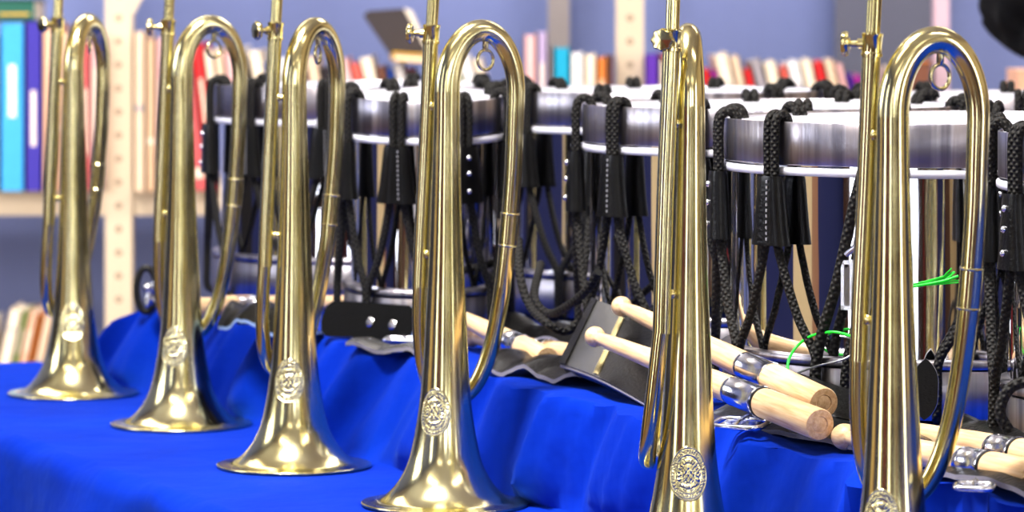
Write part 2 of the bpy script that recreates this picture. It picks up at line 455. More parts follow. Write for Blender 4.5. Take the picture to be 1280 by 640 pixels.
def foot_n(u): return interp([(2.1, 1.285), (2.3, 1.277), (2.73, 1.281), (3.0, 1.267), (3.3, 1.283), (3.65, 1.282), (4, 1.29)], u)
def cloth_h(u, n):
    tt = (n-foot_n(u))/max(.004, edge_n(u)-foot_n(u))
    up = ss(tt)*.35+max(0, min(1, tt))*.65
    e = (u-U_EDGE)/.245
    return RISER_H*up*(1-max(0, min(1, e))*(.8+.2*ss(e)))
def cloth_point(i, j, su, sn):
    u, n = su, sn
    drop_n = max(0, N_FRONT-n); drop_u = max(0, u-U_FAR)
    un_, nn = min(u, U_FAR), max(n, N_FRONT)
    z = cloth_h(un_, nn)
    # folds on the sloping face
    f0 = foot_n(un_); fm = max(0, 1-abs((nn-(f0+edge_n(un_))/2)/.045))*ss((nn-f0)/.012+.15)
    fold = noise.noise(Vector((un_*9, nn*2, .5)))*.016+noise.noise(Vector((un_*17+nn*20, 3, .2)))*.012
    dn = -abs(fold)*fm*1.1+fold*fm*.4
    tf = (nn-f0)/max(.004, edge_n(un_)-f0)
    if -1.5 < tf < 3.5:
        amp = ss((tf+.05)/.4)*ss((3.2-tf)/2.2)
        ph_ = un_*15+tf*.55+.8*noise.noise(Vector((un_*3, 0, 4)))
        cr_ = noise.noise(Vector((ph_, .3, 7))); cr2 = noise.noise(Vector((ph_*2.3+4, tf*.4, 2)))
        dn += amp*(.030*cr_+.013*cr2-.006)*(1 if tf < 1.3 else .4)
        z += amp*(.010*cr_+.004*cr2)*(.3+.7*ss(1.6-tf))
    z += fm*noise.noise(Vector((un_*11-nn*16, 7, 1)))*.012
    # soft wrinkles on the flat parts, none where the bells stand
    flat = 1-fm
    front = ss((nn-N_FRONT)/.03)
    if nn < f0: z += flat*max(0, noise.noise(Vector((un_*8, nn*13, 5))))*.0022*(1-ss(front)*.55)
    else: z += flat*max(0, noise.noise(Vector((un_*7, nn*7, 9))))*.004*ss((edge_n(un_)+.035-nn)/.05)
    dip = math.exp(-((un_-3.56)/.07)**2)*ss((nn-f0)/.04)*ss((edge_n(un_)+.13-nn)/.1)
    z -= .010*dip
    out = 0; outu = 0
    if drop_n > 0:
        r = .018
        if drop_n < r*1.57: a = drop_n/r; out = r*math.sin(a); z -= r*(1-math.cos(a))
        else: out = r; z -= r+drop_n-r*1.57
        k = ss(drop_n/.12)
        out += k*(.012*math.sin(un_*31+2*math.sin(un_*7))+.022*noise.noise(Vector((un_*6, drop_n*2, 2)))+.018)
        z += (1-k)*.002*math.sin(un_*50)
        out -= r*0
    if drop_u > 0:
        r = .018
        if drop_u < r*1.57: a = drop_u/r; outu = r*math.sin(a); dz = r*(1-math.cos(a))
        else: outu = r; dz = r+drop_u-r*1.57
        z = -max(-z, dz) if drop_n > 0 else z-dz
        outu += ss(drop_u/.12)*(.01*math.sin(nn*34)+.014)
    p = un(un_+outu, nn-out+dn, TABLE_Z+z+.0008)
    return p
us = []; u = U_NEAR
while u < U_FAR: us.append(u); u += .0075
us += [U_FAR+k*.005 for k in range(8)]+[U_FAR+.04+k*.03 for k in range(13)]
ns = [N_FRONT-.65+k*.03 for k in range(20)]+[N_FRONT-.05+k*.005 for k in range(12)]
n_ = N_FRONT+.012
while n_ < 1.25: ns.append(n_); n_ += .008
while n_ < 1.38: ns.append(n_); n_ += .0035
while n_ < N_BACK: ns.append(n_); n_ += .02
ns.append(N_BACK)
m = MB(); vs = [cloth_point(i, j, u, n) for i, u in enumerate(us) for j, n in enumerate(ns)]; nv = len(ns); fs = []
for i in range(len(us)-1):
    for j in range(nv-1):
        a = i*nv+j; fs.append((a, a+1, a+nv+1, a+nv))
m.add(vs, fs)
tag(m.build('tablecloth', CLOTH), 'royal blue cloth draped over the table and the raised step behind the bugles', 'tablecloth')
# ------------------------------------------------------------------ DRUMS
def loop_rope(R, H, th, nl=12):
    """one rope: doubled loop over the top hoop, two strands spreading to the bottom hoop"""
    mb = MB()
    def P(r, a, z): return Vector((r*math.cos(a), r*math.sin(a), z))
    hp = PI/nl
    for s in (-1, 1):
        o = s*.0037/R
        pts = [P(R-.009, th+o, H-.008), P(R-.0065, th+o, H+.002), P(R-.001, th+o*1.0, H+.0055), P(R+.0048, th+o*1.0, H+.001), P(R+.0062, th+o*1.0, H-.012),
               P(R+.0060, th+o*.95, H-.034), P(R+.0062, th+o*.9, H-.060), P(R+.0062, th+o*1.5, H-.088),
               P(R+.0050, th+s*hp*.55, H-.140), P(R+.0055, th+s*hp*.93, .050), P(R+.0060, th+s*hp*.97, .030), P(R+.0055, th+s*hp*.98, .008), P(R-.003, th+s*hp*.98, .004)]
        mb.tube(catmull(pts, 5), .0035, 10)
    return mb
def ear(R, H, th):
    mb = MB(); prof_ = [(0, .0105, .0064), (.004, .0112, .0072), (.02, .0128, .0078), (.036, .0146, .0084), (.051, .0172, .0090)]
    top = H-.040; seg = 28; ring = []
    er = Vector((math.cos(th), math.sin(th), 0)); et = Vector((-math.sin(th), math.cos(th), 0))
    vs = []; fs = []
    allp = prof_+[(z, a-.0012, b-.0012) for z, a, b in reversed(prof_)]
    for z, a, b in allp:
        for k in range(seg):
            w = 2*PI*k/seg
            lobe = 1-.14*math.cos(2*w-PI)*0+.10*abs(math.cos(w))-.08*abs(math.sin(w))**8
            vs.append(er*(R+.0063+b*math.sin(w)*lobe)+et*(a*math.cos(w)*lobe)+Vector((0, 0, top-z)))
    for i in range(len(allp)-1):
        for k in range(seg):
            k2 = (k+1) % seg; fs.append((i*seg+k, i*seg+k2, (i+1)*seg+k2, (i+1)*seg+k))
    mb.add(vs, fs)
    st = MB()
    for q in range(11):
        z = .004+q*.0042; a = interp([(p[0], p[1]) for p in prof_], z); b = interp([(p[0], p[2]) for p in prof_], z)
        c = er*(R+.0063+b*.99)+et*(a*.28)+Vector((0, 0, top-z))
        st.box(c, (.0010, .0010, .0022), Matrix.Rotation(th, 3, 'Z'))
    rv = MB()
    for z in (.010, .024, .040):
        b = interp([(p[0], p[2]) for p in prof_], z)
        rv.sphere(er*(R+.0063+b*1.0)+Vector((0, 0, top-z)), .0026, 10, (1, 1, 1))
    return mb, st, rv
def make_drum(R, H=.2184, special=False, rivets=(0, 3), nl=12):
    root = empty('drum', (0, 0, 0))
    Rs = R-.0065
    m = MB(); m.lathe([(Rs, .03), (Rs, H-.03)], 96); m.build('shell', CHROME, root)
    for z0, z1, nm in ((H-.032, H, 'top_hoop'), (.004, .040, 'bottom_hoop')):
        m = MB(); e = .0007
        m.lathe([(R-.0018, z0+e), (R-.0018+e, z0), (R-e, z0), (R, z0+e), (R, z1-e), (R-e, z1), (R-.0018+e, z1), (R-.0018, z1-e), (R-.0018, z0+e)], 96)
        m.build(nm, HOOP, root)
    for z0, z1, nm in ((H-.0395, H-.0335, 'top_ring'), (.041, .047, 'bottom_ring')):
        m = MB(); m.lathe([(Rs-.001, z0), (R+.0002, z0), (R+.0012, z0+.0012), (R+.0012, z1-.0012), (R+.0002, z1), (Rs-.001, z1)], 96)
        m.build(nm, RING if nm == 'top_ring' else HOOP, root)
    m = MB(); m.lathe([(R-.0020, H-.012), (R-.0024, H-.0012), (R-.0060, H-.0012), (R-.0065, H-.0030), (.0001, H-.0030)], 96)
    m.build('drumhead', WHITE, root)
    m = MB(); m.lathe([(R-.0025, .006), (.0001, .006)], 64); m.build('bottom_head', WHITE, root)
    for k in range(nl):
        th = -PI/2-math.radians(22)+k*2*PI/nl
        if special and k == 0: continue
        loop_rope(R, H, th, nl).build('rope', ROPE, root)
        e, st, rv = ear(R, H, th)
        eo = e.build('leather_ear', LEATHER, root)
        if k % 3 == 1: rv.build('rivet', SMOOTH_CHROME, eo)
        else: st.build('stitching', STITCH, eo, smooth=False)
    if special:
        # rope threaded through an eyelet in the hoop and running down to the left
        def P(r, a, z): return Vector((r*math.cos(a), r*math.sin(a), z))
        a0 = -PI/2-math.radians(22)
        m = MB(); m.tube(catmull([P(R-.004, a0+.03, H-.016), P(R+.003, a0+.01, H-.0165), P(R+.007, a0-.03, H-.026), P(R+.0065, a0-.09, H-.060), P(R+.0055, a0-.17, H-.115), P(R+.0055, a0-.26, .055), P(R+.006, a0-.28, .02), P(R, a0-.285, .005)], 6), .0042, 12)
        m.tube(catmull([P(R-.006, a0+.06, H-.004), P(R-.001, a0+.06, H+.005), P(R+.005, a0+.06, H-.004), P(R+.006, a0+.05, H-.04), P(R+.0055, a0-.02, H-.11), P(R+.005, a0-.12, .05), P(R+.0055, a0-.14, .01)], 6), .0036, 12)
        m.build('rope', ROPE, root)
        m = MB(); c = P(R+.0006, a0, H-.0165); et = Vector((-math.sin(a0), math.cos(a0), 0))
        m.tube([c+et*(.0055*math.cos(a))+Vector((0, 0, .0055*math.sin(a))) for a in [2*PI*k/24 for k in range(24)]], .0010, 8, closed=True)
        m.build('eyelet', SMOOTH_CHROME, root)
        # snare strainer
        m = MB(); m.M = Matrix.Rotation(math.radians(-27), 4, 'Z'); x0 = 0; y0 = -(R+.004); zt = H-.099
        for (cx_, cz, w, h) in ((0, -.0015, .019, .003), (0, -.0345, .019, .003), (-.0083, -.018, .0024, .036), (.0083, -.018, .0024, .036)):
            m.box((x0+cx_, y0, zt+cz), (w, .010, h))
        m.box((x0, y0+.002, zt-.018), (.0168, .004, .032))
        st = m.build('snare_strainer', SMOOTH_CHROME, root, smooth=False)
        m = MB(); m.M = Matrix.Rotation(math.radians(-27), 4, 'Z'); m.tube([Vector((x0+.004, y0, zt)), Vector((x0+.004, y0, zt+.009)), Vector((x0+.004, y0, zt+.010)), Vector((x0+.004, y0, zt+.016))], [.0022, .0022, .005, .005], 14)
        m.tube([Vector((x0+.0035, y0, zt-.036)), Vector((x0+.0035, y0, zt-.075))], .0016, 10)
        m.tube([Vector((x0-.006, y0-.004, zt+.004)), Vector((x0+.002, y0-.004, zt+.0105))], .0024, 10)
        m.build('adjusting_screw', SMOOTH_CHROME, st)
    return root
SZ = STEP_Z+.0012
DR = [ # px, d, spin deg, tilt(x,y) deg, which, label
    (1173, 2.934, 0, (0, 0), 'A', 'large chrome rope drum with the green threads behind the nearest bugle'),
    (1550, 2.635, 11, (0, 0), 'n', 'chrome drum cut off by the right edge of the picture'),
    (969, 3.285, -4, (0, 0), 'n', 'chrome drum just behind the long drumsticks and the edge-on bugle'),
    (827, 3.78, 0, (0, 0), 'n', 'chrome drum seen within the fourth bugle loop, above the stick holster'),
    (530, 3.53, 5, (4.0, 0), 's', 'narrower chrome drum tipped slightly forward, left of the fourth bugle'),
    (464, 4.00, 8, (0, 0), 'n', 'leftmost chrome drum, behind the second and third bugles'),
    (1268, 3.60, 17, (0, 0), 'n', 'rearmost drum whose white head shows above the green-threaded drum')]
protos = {}
for px, d, spin, tilt, which, lab in DR:
    if which == 'n' and 'n' in protos: o = copy_tree(protos['n'])
    else:
        o = make_drum(.074 if which == 's' else .165, special=(which == 'A'), nl=8 if which == 's' else 12); protos[which] = o
    o.location = ((px-640)/FPX*d, d, SZ)
    if tilt != (0, 0):
        o.location.z += abs(math.sin(math.radians(max(tilt, key=abs))))*(.074 if which == 's' else .165)*.5
    o.rotation_euler = (math.radians(tilt[0]), math.radians(tilt[1]), math.radians(spin))
    tag(o, lab, 'drum', 'chrome rope drums on the raised step')
# ------------------------------------------------------------------ DRUMSTICKS
def stick(A, B, label, dA=.0042, dB=.0112, group='wooden drumsticks on the step', band=True):
    """A = centre of bead tip, B = centre of butt end"""
    ax = B-A; L = ax.length
    q = ax.to_track_quat('Z', 'Y')
    root = empty('drumstick', A); root.rotation_mode = 'QUATERNION'; root.rotation_quaternion = q
    tag(root, label, 'drumstick', group)
    f0, f1 = L*.64, L*.77
    def r(z): return dA+(dB*.92-dA)*min(1, z/(L*.6))**.75
    m = MB(); pr = []
    bead = dA*1.75
    for k in range(9):
        a = PI*k/8*.82; pr.append((max(.0001, bead*math.sin(a)), -bead*math.cos(a)*1.15))
    pr += [(dA*1.02, bead*1.25)]+[(r(L*t), L*t) for t in (.08, .15, .25, .35, .45, .55, .65)]+[(r(f0), f0+.001)]
    m.lathe(pr, 28); m.build('shaft', WOOD, root)
    m = MB(); a, b = dB*.94, dB*1.04
    m.lathe([(a-.001, f0), (a, f0+.0005), (a, f0+.004), (a+.0004, f0+.0045), (a+.0004, f0+.006), (a, f0+.0065), (b, f1-.003), (b+.0004, f1-.002), (b, f1), (b-.002, f1)], 32)
    m.build('ferrule', SMOOTH_CHROME, root, angle=50)
    if band:
        m = MB(); m.lathe([(dB*.95, f1), (dB*1.02, f1+.0008), (dB*1.02, f1+.0024), (dB*.95, f1+.003)], 32); m.build('rubber_band', BLACKRUB, root)
    m = MB(); m.lathe([(dB*.98, f1+(.002 if band else 0)), (dB, f1+.004), (dB*1.02, L-.0015), (dB*.96, L), (dB*.55, L+.0002), (dB*.5, L-.0006), (dB*.3, L+.0002), (.0001, L)], 32)
    m.build('butt', WOOD, root, angle=40)
    return root
stick(at(744, 421, 2.98), at(1025, 531, 2.62), 'lower of the two long pale drumsticks, its bead resting on the grey holster', .0046, .0108)
stick(at(777, 383, 3.04), at(1030, 504, 2.675), 'upper of the two long pale drumsticks, its bead above the holster top', .0046, .0108, band=False)
stick(at(560, 389, 3.40), at(684, 449, 3.169), 'pale drumstick within the fourth bugle loop, blunt end facing out', .0048, .0100, band=False)
stick(at(590, 422, 3.38), at(716, 444, 3.205), 'drumstick whose blunt end just reaches the left edge of the holster', .0048, .0095, band=False)
stick(at(1056, 546, 2.616), at(1295, 596, 2.40), 'lower drumstick behind the nearest bugle, its bead left of the bell', .0052, .0104)
stick(at(1098, 532, 2.69), at(1330, 578, 2.473), 'upper drumstick at the right edge, lying behind its neighbour', .0052, .0104)
stick(at(462, 377, 3.77), at(245, 384, 3.70), 'drumstick lying between the second and third bugles, its bead right of the third', .0062, .009, band=False)
stick(at(440, 378, 3.80), at(272, 381, 3.77), 'drumstick half hidden behind another one at the third bugle', .0062, .009, band=False)
# ------------------------------------------------------------------ LEATHER PIECES
def strip(name, P0, P1, cat, label, width, wav=.0, lift=.004, th=.003, mat=LEATHER, edge=LEDGE, group=None, tilt=0, nseg=60, freq=3, ph=0, round_=True, bulge=0):
    """leather strip from P0 to P1 (front edge), extending back by width; wavy front edge, pale cut edge"""
    P0 = Vector(P0); P1 = Vector(P1); ax = (P1-P0); Lh = ax.length; ax.normalize()
    side = Vector((0, 0, 1)).cross(ax).normalized()
    if side.dot(N) < 0: side = -side
    side = (side*math.cos(tilt)+Vector((0, 0, 1))*math.sin(tilt)).normalized()
    nrm = ax.cross(side).normalized()
    if nrm.z < 0: nrm = -nrm
    root = empty(name, P0); tag(root, label, cat, group)
    def S(s, w, off):
        z = lift+wav*(math.sin(s*freq*2*PI+ph)*.5+.5)*(1-.6*w)+wav*.5*max(0, noise.noise(Vector((s*7+ph, w*2, 1))))
        ww = w*width; z += bulge*math.sin(PI*min(1, w*1.15))*(.8+.4*noise.noise(Vector((s*5, ph, 2))))
        e = min(s, 1-s)*Lh
        inset = 0
        if round_ and e < width*.4: k = 1-e/(width*.4); inset = width*.4*(1-math.sqrt(max(0, 1-k*k)))
        ww = inset+(width-2*inset)*w
        return P0+ax*(s*Lh)+side*ww+Vector((0, 0, z))+nrm*off-P0
    top = MB(); NW = 8
    top.grid(lambda s, w: S(s, w, th), nseg, NW)
    top.grid(lambda s, w: S(s, w, 0), nseg, NW)
    top.build('belt', mat, root)
    ed = MB()
    loop = [(i/nseg, 0) for i in range(nseg+1)]+[(1, j/NW) for j in range(1, NW+1)]+[(1-i/nseg, 1) for i in range(1, nseg+1)]+[(0, 1-j/NW) for j in range(1, NW)]
    vs = []; fs = []
    for s, w in loop: vs += [S(s, w, -.0002), S(s, w, th+.0002)]
    k = len(loop)
    for i in range(k): j = (i+1) % k; fs.append((2*i, 2*j, 2*j+1, 2*i+1))
    ed.add(vs, fs); ed.build('cut_edge', edge, root)
    return root, S
MATTEBLACK = simple('matte black leather', (14, 13, 13), .6, 0, .3, 400, .2, 0, .15)
G = 'black leather drum straps along the step edge'
def onstep(px, py, dz=0):
    d = (CAM_Z-STEP_Z-dz)*FPX/(py+10); return at(px, py, d)
LEDGE2 = simple('bluish shiny edge', (150, 175, 215), .35)
strip('drum_strap', onstep(590, 466), onstep(735, 490), 'strap', 'wavy black leather strap with grey edge under the sticks left of the holster', .070, .009, .001, group=G, freq=2.4, ph=1, bulge=.011)
strip('drum_strap', onstep(872, 524), onstep(1085, 576), 'strap', 'black leather strap with pale edge under the blunt ends of the long drumsticks', .085, .004, .001, group=G, freq=1.2, ph=2, bulge=.010)
strip('drum_strap', onstep(1140, 594), onstep(1340, 640), 'strap', 'black leather strap under the two sticks at the right edge', .075, .005, .001, group=G, freq=1.3, ph=4, bulge=.012)
strip('drum_strap', onstep(425, 438), onstep(535, 452), 'strap', 'silvery edged strap lying flat between the third and fourth bugles', .030, .005, .001, mat=GREYLEATHER, group=G, freq=1.7, ph=0, bulge=.006)
strip('drum_strap', onstep(575, 428), onstep(735, 446), 'strap', 'crumpled black strap between the fourth bugle loop and the drum foot behind', .06, .010, .001, group=G, freq=2.1, ph=5, bulge=.020)
strip('drum_strap', at(968, 500, 2.80), at(1082, 532, 2.735), 'strap', 'dark strap with pale rim leaning on the foot of the green-threaded drum', .022, .004, .0, group=G, freq=.8, ph=1, tilt=math.radians(62))
strip('drum_strap', onstep(1150, 560), onstep(1320, 588), 'strap', 'black strap bunched between the right drumsticks and the drum behind', .07, .006, .001, group=G, freq=1.5, ph=2, bulge=.018)
r_, S_ = strip('studded_strap', at(400, 424, 3.475), at(516, 432, 3.402), 'strap', 'black strap with two silver studs and pale blue edge beside the third bugle', .034, .002, .001, edge=LEDGE2, mat=MATTEBLACK, group=G, tilt=math.radians(72), freq=.7, ph=0)
for s in (.53, .77):
    m = MB(); c = S_(s, .45, .003)
    nr = (S_(s, .45, .01)-S_(s, .45, 0)).normalized()
    m.M = Matrix.Translation(c) @ nr.to_track_quat('Z', 'Y').to_matrix().to_4x4()
    m.lathe([(.0046, 0), (.0046, .0008), (.003, .002), (.0001, .0024)], 20); m.build('stud', SMOOTH_CHROME, r_)
strip('drum_strap', onstep(262, 412), onstep(356, 426), 'strap', 'black leather strap bunched up between the second and third bugles', .05, .010, .001, edge=LEDGE2, group=G, freq=1.6, ph=3, bulge=.024)
strip('drum_strap', onstep(180, 385), onstep(240, 392), 'strap', 'far black strap end left of the second bugle', .03, .008, .002, group=G, freq=1.2, ph=1)
r_, S_ = strip('upright_strap', at(1140, 530, 2.735), at(1172, 532, 2.73), 'strap', 'dark curved strap end standing against the drum inside the nearest loop', .05, .0, .0, edge=STITCH, group=G, tilt=math.radians(80), freq=1)
# curling strap beside the left drum base
m = MB(); c = onstep(498, 392, .01)
def curl(s, w):
    a = -.3+s*3.6; r = .016-.003*s
    return c+Vector((r*math.cos(a)*1.1, w*.026, .012+r*math.sin(a)))
m.grid(curl, 30, 4); o = m.build('curled_strap', LEATHER)
tag(o, 'curled end of a black strap arching over beside the fourth bugle', 'strap', G)
sol = o.modifiers.new('s', 'SOLIDIFY'); sol.thickness = .0028
m = MB(); m.tube([curl(k/30, 0)+Vector((0, -.0006, 0)) for k in range(31)], .0015, 8); m.build('cut_edge', LEDGE, o)
# drumstick holster: flat leather sleeve with stitched seams
q = [at(704, 460, 3.06), at(812, 510, 2.90), at(832, 424, 3.03), at(745, 379, 3.13)]
root = empty('stick_holster', q[0]); tag(root, 'grey and black leather drumstick holster with gold stitching, tilted under the long sticks', 'holster')
e1 = (q[1]-q[0]); e2 = (q[3]-q[0]); nn_ = e1.cross(e2).normalized()
if nn_.y > 0: nn_ = -nn_
def HQ(s, t_, o=0):
    a = q[0].lerp(q[1], s); b = q[3].lerp(q[2], s)
    return a.lerp(b, t_)+nn_*(o+.006*math.sin(PI*s))-q[0]
for s0, s1, mt, nm in ((0, .09, LEATHER, 'folded_lip'), (.09, .52, GREYLEATHER, 'front_panel'), (.52, 1, LEATHER, 'side_panel')):
    m = MB(); K = 12
    m.grid(lambda a, b: HQ(s0+(s1-s0)*a, b, .005 if nm != 'folded_lip' else .0065), K, 12)
    m.grid(lambda a, b: HQ(s0+(s1-s0)*a, b, -.005), K, 12)
    for tt in (0, 1): m.grid(lambda a, b: HQ(s0+(s1-s0)*a, tt, -.005+b*(.010 if nm != 'folded_lip' else .0115)), K, 2)
    for sx in (s0, s1): m.grid(lambda a, b: HQ(sx, a, -.005+b*(.010 if nm != 'folded_lip' else .0115)), K, 2)
    m.build(nm, mt, root, angle=30)
m = MB()
for (t0, t1) in ((.03, .36), (.56, .88)):
    for k in range(12):
        t_ = t0+(t1-t0)*k/11; sx = .45+.05*t_
        c0 = HQ(sx, t_, .0052); c1 = HQ(sx+.055, t_+.012, .0052)
        m.tube([c0, c0.lerp(c1, .5)+nn_*.0009, c1], .0009, 6)
m.build('gold_stitching', GOLDTHREAD, root)
m = MB(); m.tube([HQ(k/20, 0, .002) for k in range(21)], .0016, 8); m.build('cut_edge', LEDGE, root)
def loose(pts, label, r=.0037):
    m = MB(); P0 = pts[0]; m.tube([p-P0 for p in catmull(pts, 8)], r, 10); o = m.build('loose_rope', ROPE); o.location = P0
    tag(o, label, 'rope', 'loose black rope ends')
loose([at(648, 300, 3.26), at(650, 345, 3.22), at(662, 382, 3.20), at(684, 404, 3.17), at(706, 414, 3.17), at(722, 404, 3.17)], 'thick black rope curling down behind the holster, right of the fourth bugle')
loose([at(676, 330, 3.30), at(668, 372, 3.24), at(690, 392, 3.22), at(730, 366, 3.17), at(748, 340, 3.15)], 'black rope sagging between the drums above the holster')
loose([at(1262, 540, 2.47), at(1250, 515, 2.47), at(1262, 486, 2.47), at(1290, 478, 2.47), at(1310, 500, 2.47)], 'black rope loop standing at the right edge above the sticks')
loose([at(612, 300, 3.60), at(628, 350, 3.45), at(622, 392, 3.40), at(600, 414, 3.38)], 'black rope hanging inside the fourth bugle loop')
# metal buckles and hooks
def buckle(c, w, h, rz, label, cat='buckle', tip=.3):
    root = empty('strap_buckle', c, rot=(math.radians(8), 0, rz)); tag(root, label, cat, 'metal buckles on the straps')
    m = MB(); pts = []
    for k in range(48):
        a = 2*PI*k/48; ca, sa = math.cos(a), math.sin(a)
        pts.append(Vector((w/2*math.copysign(abs(ca)**.45, ca), h/2*math.copysign(abs(sa)**.45, sa), 0)))
    m.tube(pts, .0020, 10, closed=True); m.build('frame', SMOOTH_CHROME, root)
    m = MB(); m.box((0, 0, -.0002), (w*.72, h*.55, .0012)); m.build('plate', SMOOTH_CHROME, root, smooth=False)
    m = MB(); m.tube([Vector((0, -h/2, .001)), Vector((0, 0, .003)), Vector((0, h/2, .0025))], .0015, 8); m.build('prong', SMOOTH_CHROME, root)
buckle(onstep(926, 529, .012), .038, .024, -.5, 'chrome buckle under the ferrule of the lower long drumstick')
buckle(onstep(898, 490, .01), .030, .022, -.4, 'chrome buckle behind the edge-on bugle under the long drumsticks')
buckle(onstep(1218, 608, .012), .022, .012, -.3, 'small chrome buckle below the drumsticks at the right, inside the nearest loop')
buckle(onstep(505, 424, .008), .034, .012, -.2, 'pale metal buckle at the left foot of the fourth bugle')
# snap hook at far left of the drums
root = empty('snap_hook', at(183, 362, 3.86)); tag(root, 'round black and chrome snap hook hanging at the left end of the drums', 'hook')
m = MB(); m.tube([Vector((.010*math.cos(a), 0, .022*math.sin(a))) for a in [2*PI*k/32 for k in range(32)]], .0034, 10, closed=True); m.build('ring', BLACKRUB, root)
m = MB(); m.tube([Vector((.002, -.003, -.014)), Vector((.004, -.004, -.002)), Vector((.012, -.003, .012))], [.005, .004, .003], 12); m.sphere((.002, -.004, .002), .006, 12); m.build('gate', SMOOTH_CHROME, root)
# threads and wire on the near drum
def thread(pts, r, mat, name, label, cat):
    m = MB(); P0 = pts[0]; m.tube([p-P0 for p in catmull(pts, 8)], r, 8); o = m.build(name, mat); o.location = P0
    tag(o, label, cat); return o
thread([at(984, 470, 2.735), at(986, 450, 2.79), at(996, 433, 2.805), at(1014, 420, 2.80), at(1038, 415, 2.79), at(1054, 417, 2.785), at(1066, 421, 2.775)], .0010, GREEN, 'green_thread', 'bright green thread arching from the long stick to the drum strainer', 'thread')
o = thread([at(1136, 359, 2.768), at(1160, 355, 2.762), at(1180, 351, 2.758), at(1198, 345, 2.757)], .0010, GREEN, 'green_thread', 'bright green frayed thread sticking out inside the nearest bugle loop', 'thread')
m = MB(); o0 = o.location
for k, (px, py) in enumerate(((1200, 350), (1194, 340), (1199, 353))): m.tube([at(1150, 357, 2.765)-o0, at(1176, 353+k, 2.759)-o0, at(px, py, 2.757)-o0], .0006, 6)
m.build('strand', GREEN, o)
thread([at(992, 468, 2.74), at(1020, 458, 2.77), at(1045, 452, 2.775), at(1062, 445, 2.775), at(1070, 432, 2.78), at(1066, 424, 2.78), at(1050, 420, 2.785)], .0008, WIRE, 'thin_wire', 'thin grey wire looping below the green thread on the drum', 'wire')
# ------------------------------------------------------------------ BOOKCASE
D0 = 6.27; CY = 6.5   # spine plane / post plane
def zc(y, d): return CAM_Z-(y+10)/FPX*d
def xc(px, d): return (px-640)/FPX*d
shelf_z = zc(238, 6.3)
case = empty('bookcase', (0, CY, 0)); tag(case, 'cream steel bookcase with punched posts behind the drums', 'bookcase')
POSTHOLE = simple('punched cream steel', (222, 208, 186), .5)
nt = POSTHOLE.node_tree; b = nt.nodes['Principled BSDF']
tc = nt.nodes.new('ShaderNodeTexCoord'); sp = nt.nodes.new('ShaderNodeSeparateXYZ'); nt.links.new(tc.outputs['Generated'], sp.inputs[0])
def mth(op, a, b_=None):
    n = nt.nodes.new('ShaderNodeMath'); n.operation = op
    for k, v in enumerate((a, b_)):
        if v is None: continue
        if isinstance(v, (int, float)): n.inputs[k].default_value = v
        else: nt.links.new(v, n.inputs[k])
    return n.outputs[0]
hx = mth('MULTIPLY', mth('SUBTRACT', sp.outputs['X'], .5), .0446)
hz = mth('MULTIPLY', mth('SUBTRACT', mth('FRACT', mth('MULTIPLY', sp.outputs['Z'], 2.3/.0385)), .5), .0385)
hd = mth('SQRT', mth('ADD', mth('MULTIPLY', hx, hx), mth('MULTIPLY', hz, hz)))
hm = nt.nodes.new('ShaderNodeMix'); hm.data_type = 'RGBA'; nt.links.new(mth('LESS_THAN', hd, .0056), hm.inputs['Factor'])
hm.inputs['A'].default_value = lin((204, 188, 164)); hm.inputs['B'].default_value = lin((150, 132, 112))
nt.links.new(hm.outputs['Result'], b.inputs['Base Color'])
def post(px0, px1, d, mat, z1=2.3, holes=True, name='post'):
    if holes: mat = POSTHOLE
    x0, x1 = xc(px0, d), xc(px1, d); w = x1-x0
    m = MB(); m.box(((x0+x1)/2, d+.02-CY, z1/2), (w, .035, z1)); p = m.build(name, mat, case, smooth=False)
post(131, 165, 6.3, POST); post(770, 805, 6.3, POST); post(1168, 1187, 6.3, simple('pinkish steel', (205, 178, 188), .5), holes=False)
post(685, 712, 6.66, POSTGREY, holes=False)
post(-520, -487, 6.3, POST)
x0, x1 = xc(-520, 6.3), xc(1187, 6.3)
for z in (shelf_z, zc(462, 6.3), .12, 2.28):
    m = MB(); m.box(((x0+x1)/2, 6.49-CY, z-.0215), (x1-x0, .36, .041)); m.build('shelf', POST, case, smooth=False)
# gusset brackets at the left post
m = MB(); xx = xc(165, 6.3); zt = zc(-30, 4)
m.add([(xx, -.2+.0, zt+.07), (xx+.07, -.2, zt+.07), (xx, -.2, zc(22, 6.3)), (xx, -.197, zt+.07), (xx+.07, -.197, zt+.07), (xx, -.197, zc(22, 6.3))], [(0, 2, 1), (3, 4, 5), (0, 1, 4, 3), (1, 2, 5, 4), (2, 0, 3, 5)])
m.build('bracket', POST, case, smooth=False)
m = MB(); m.box(((xc(1046, 6.66)+xc(1170, 6.66))/2, 6.70-CY, 1.3), (xc(1170, 6.66)-xc(1046, 6.66), .01, 2.0)); m.build('bay_shade_sheet', BAYSHADE, case, smooth=False)  # dark sheet stands in for the shade inside the end bay
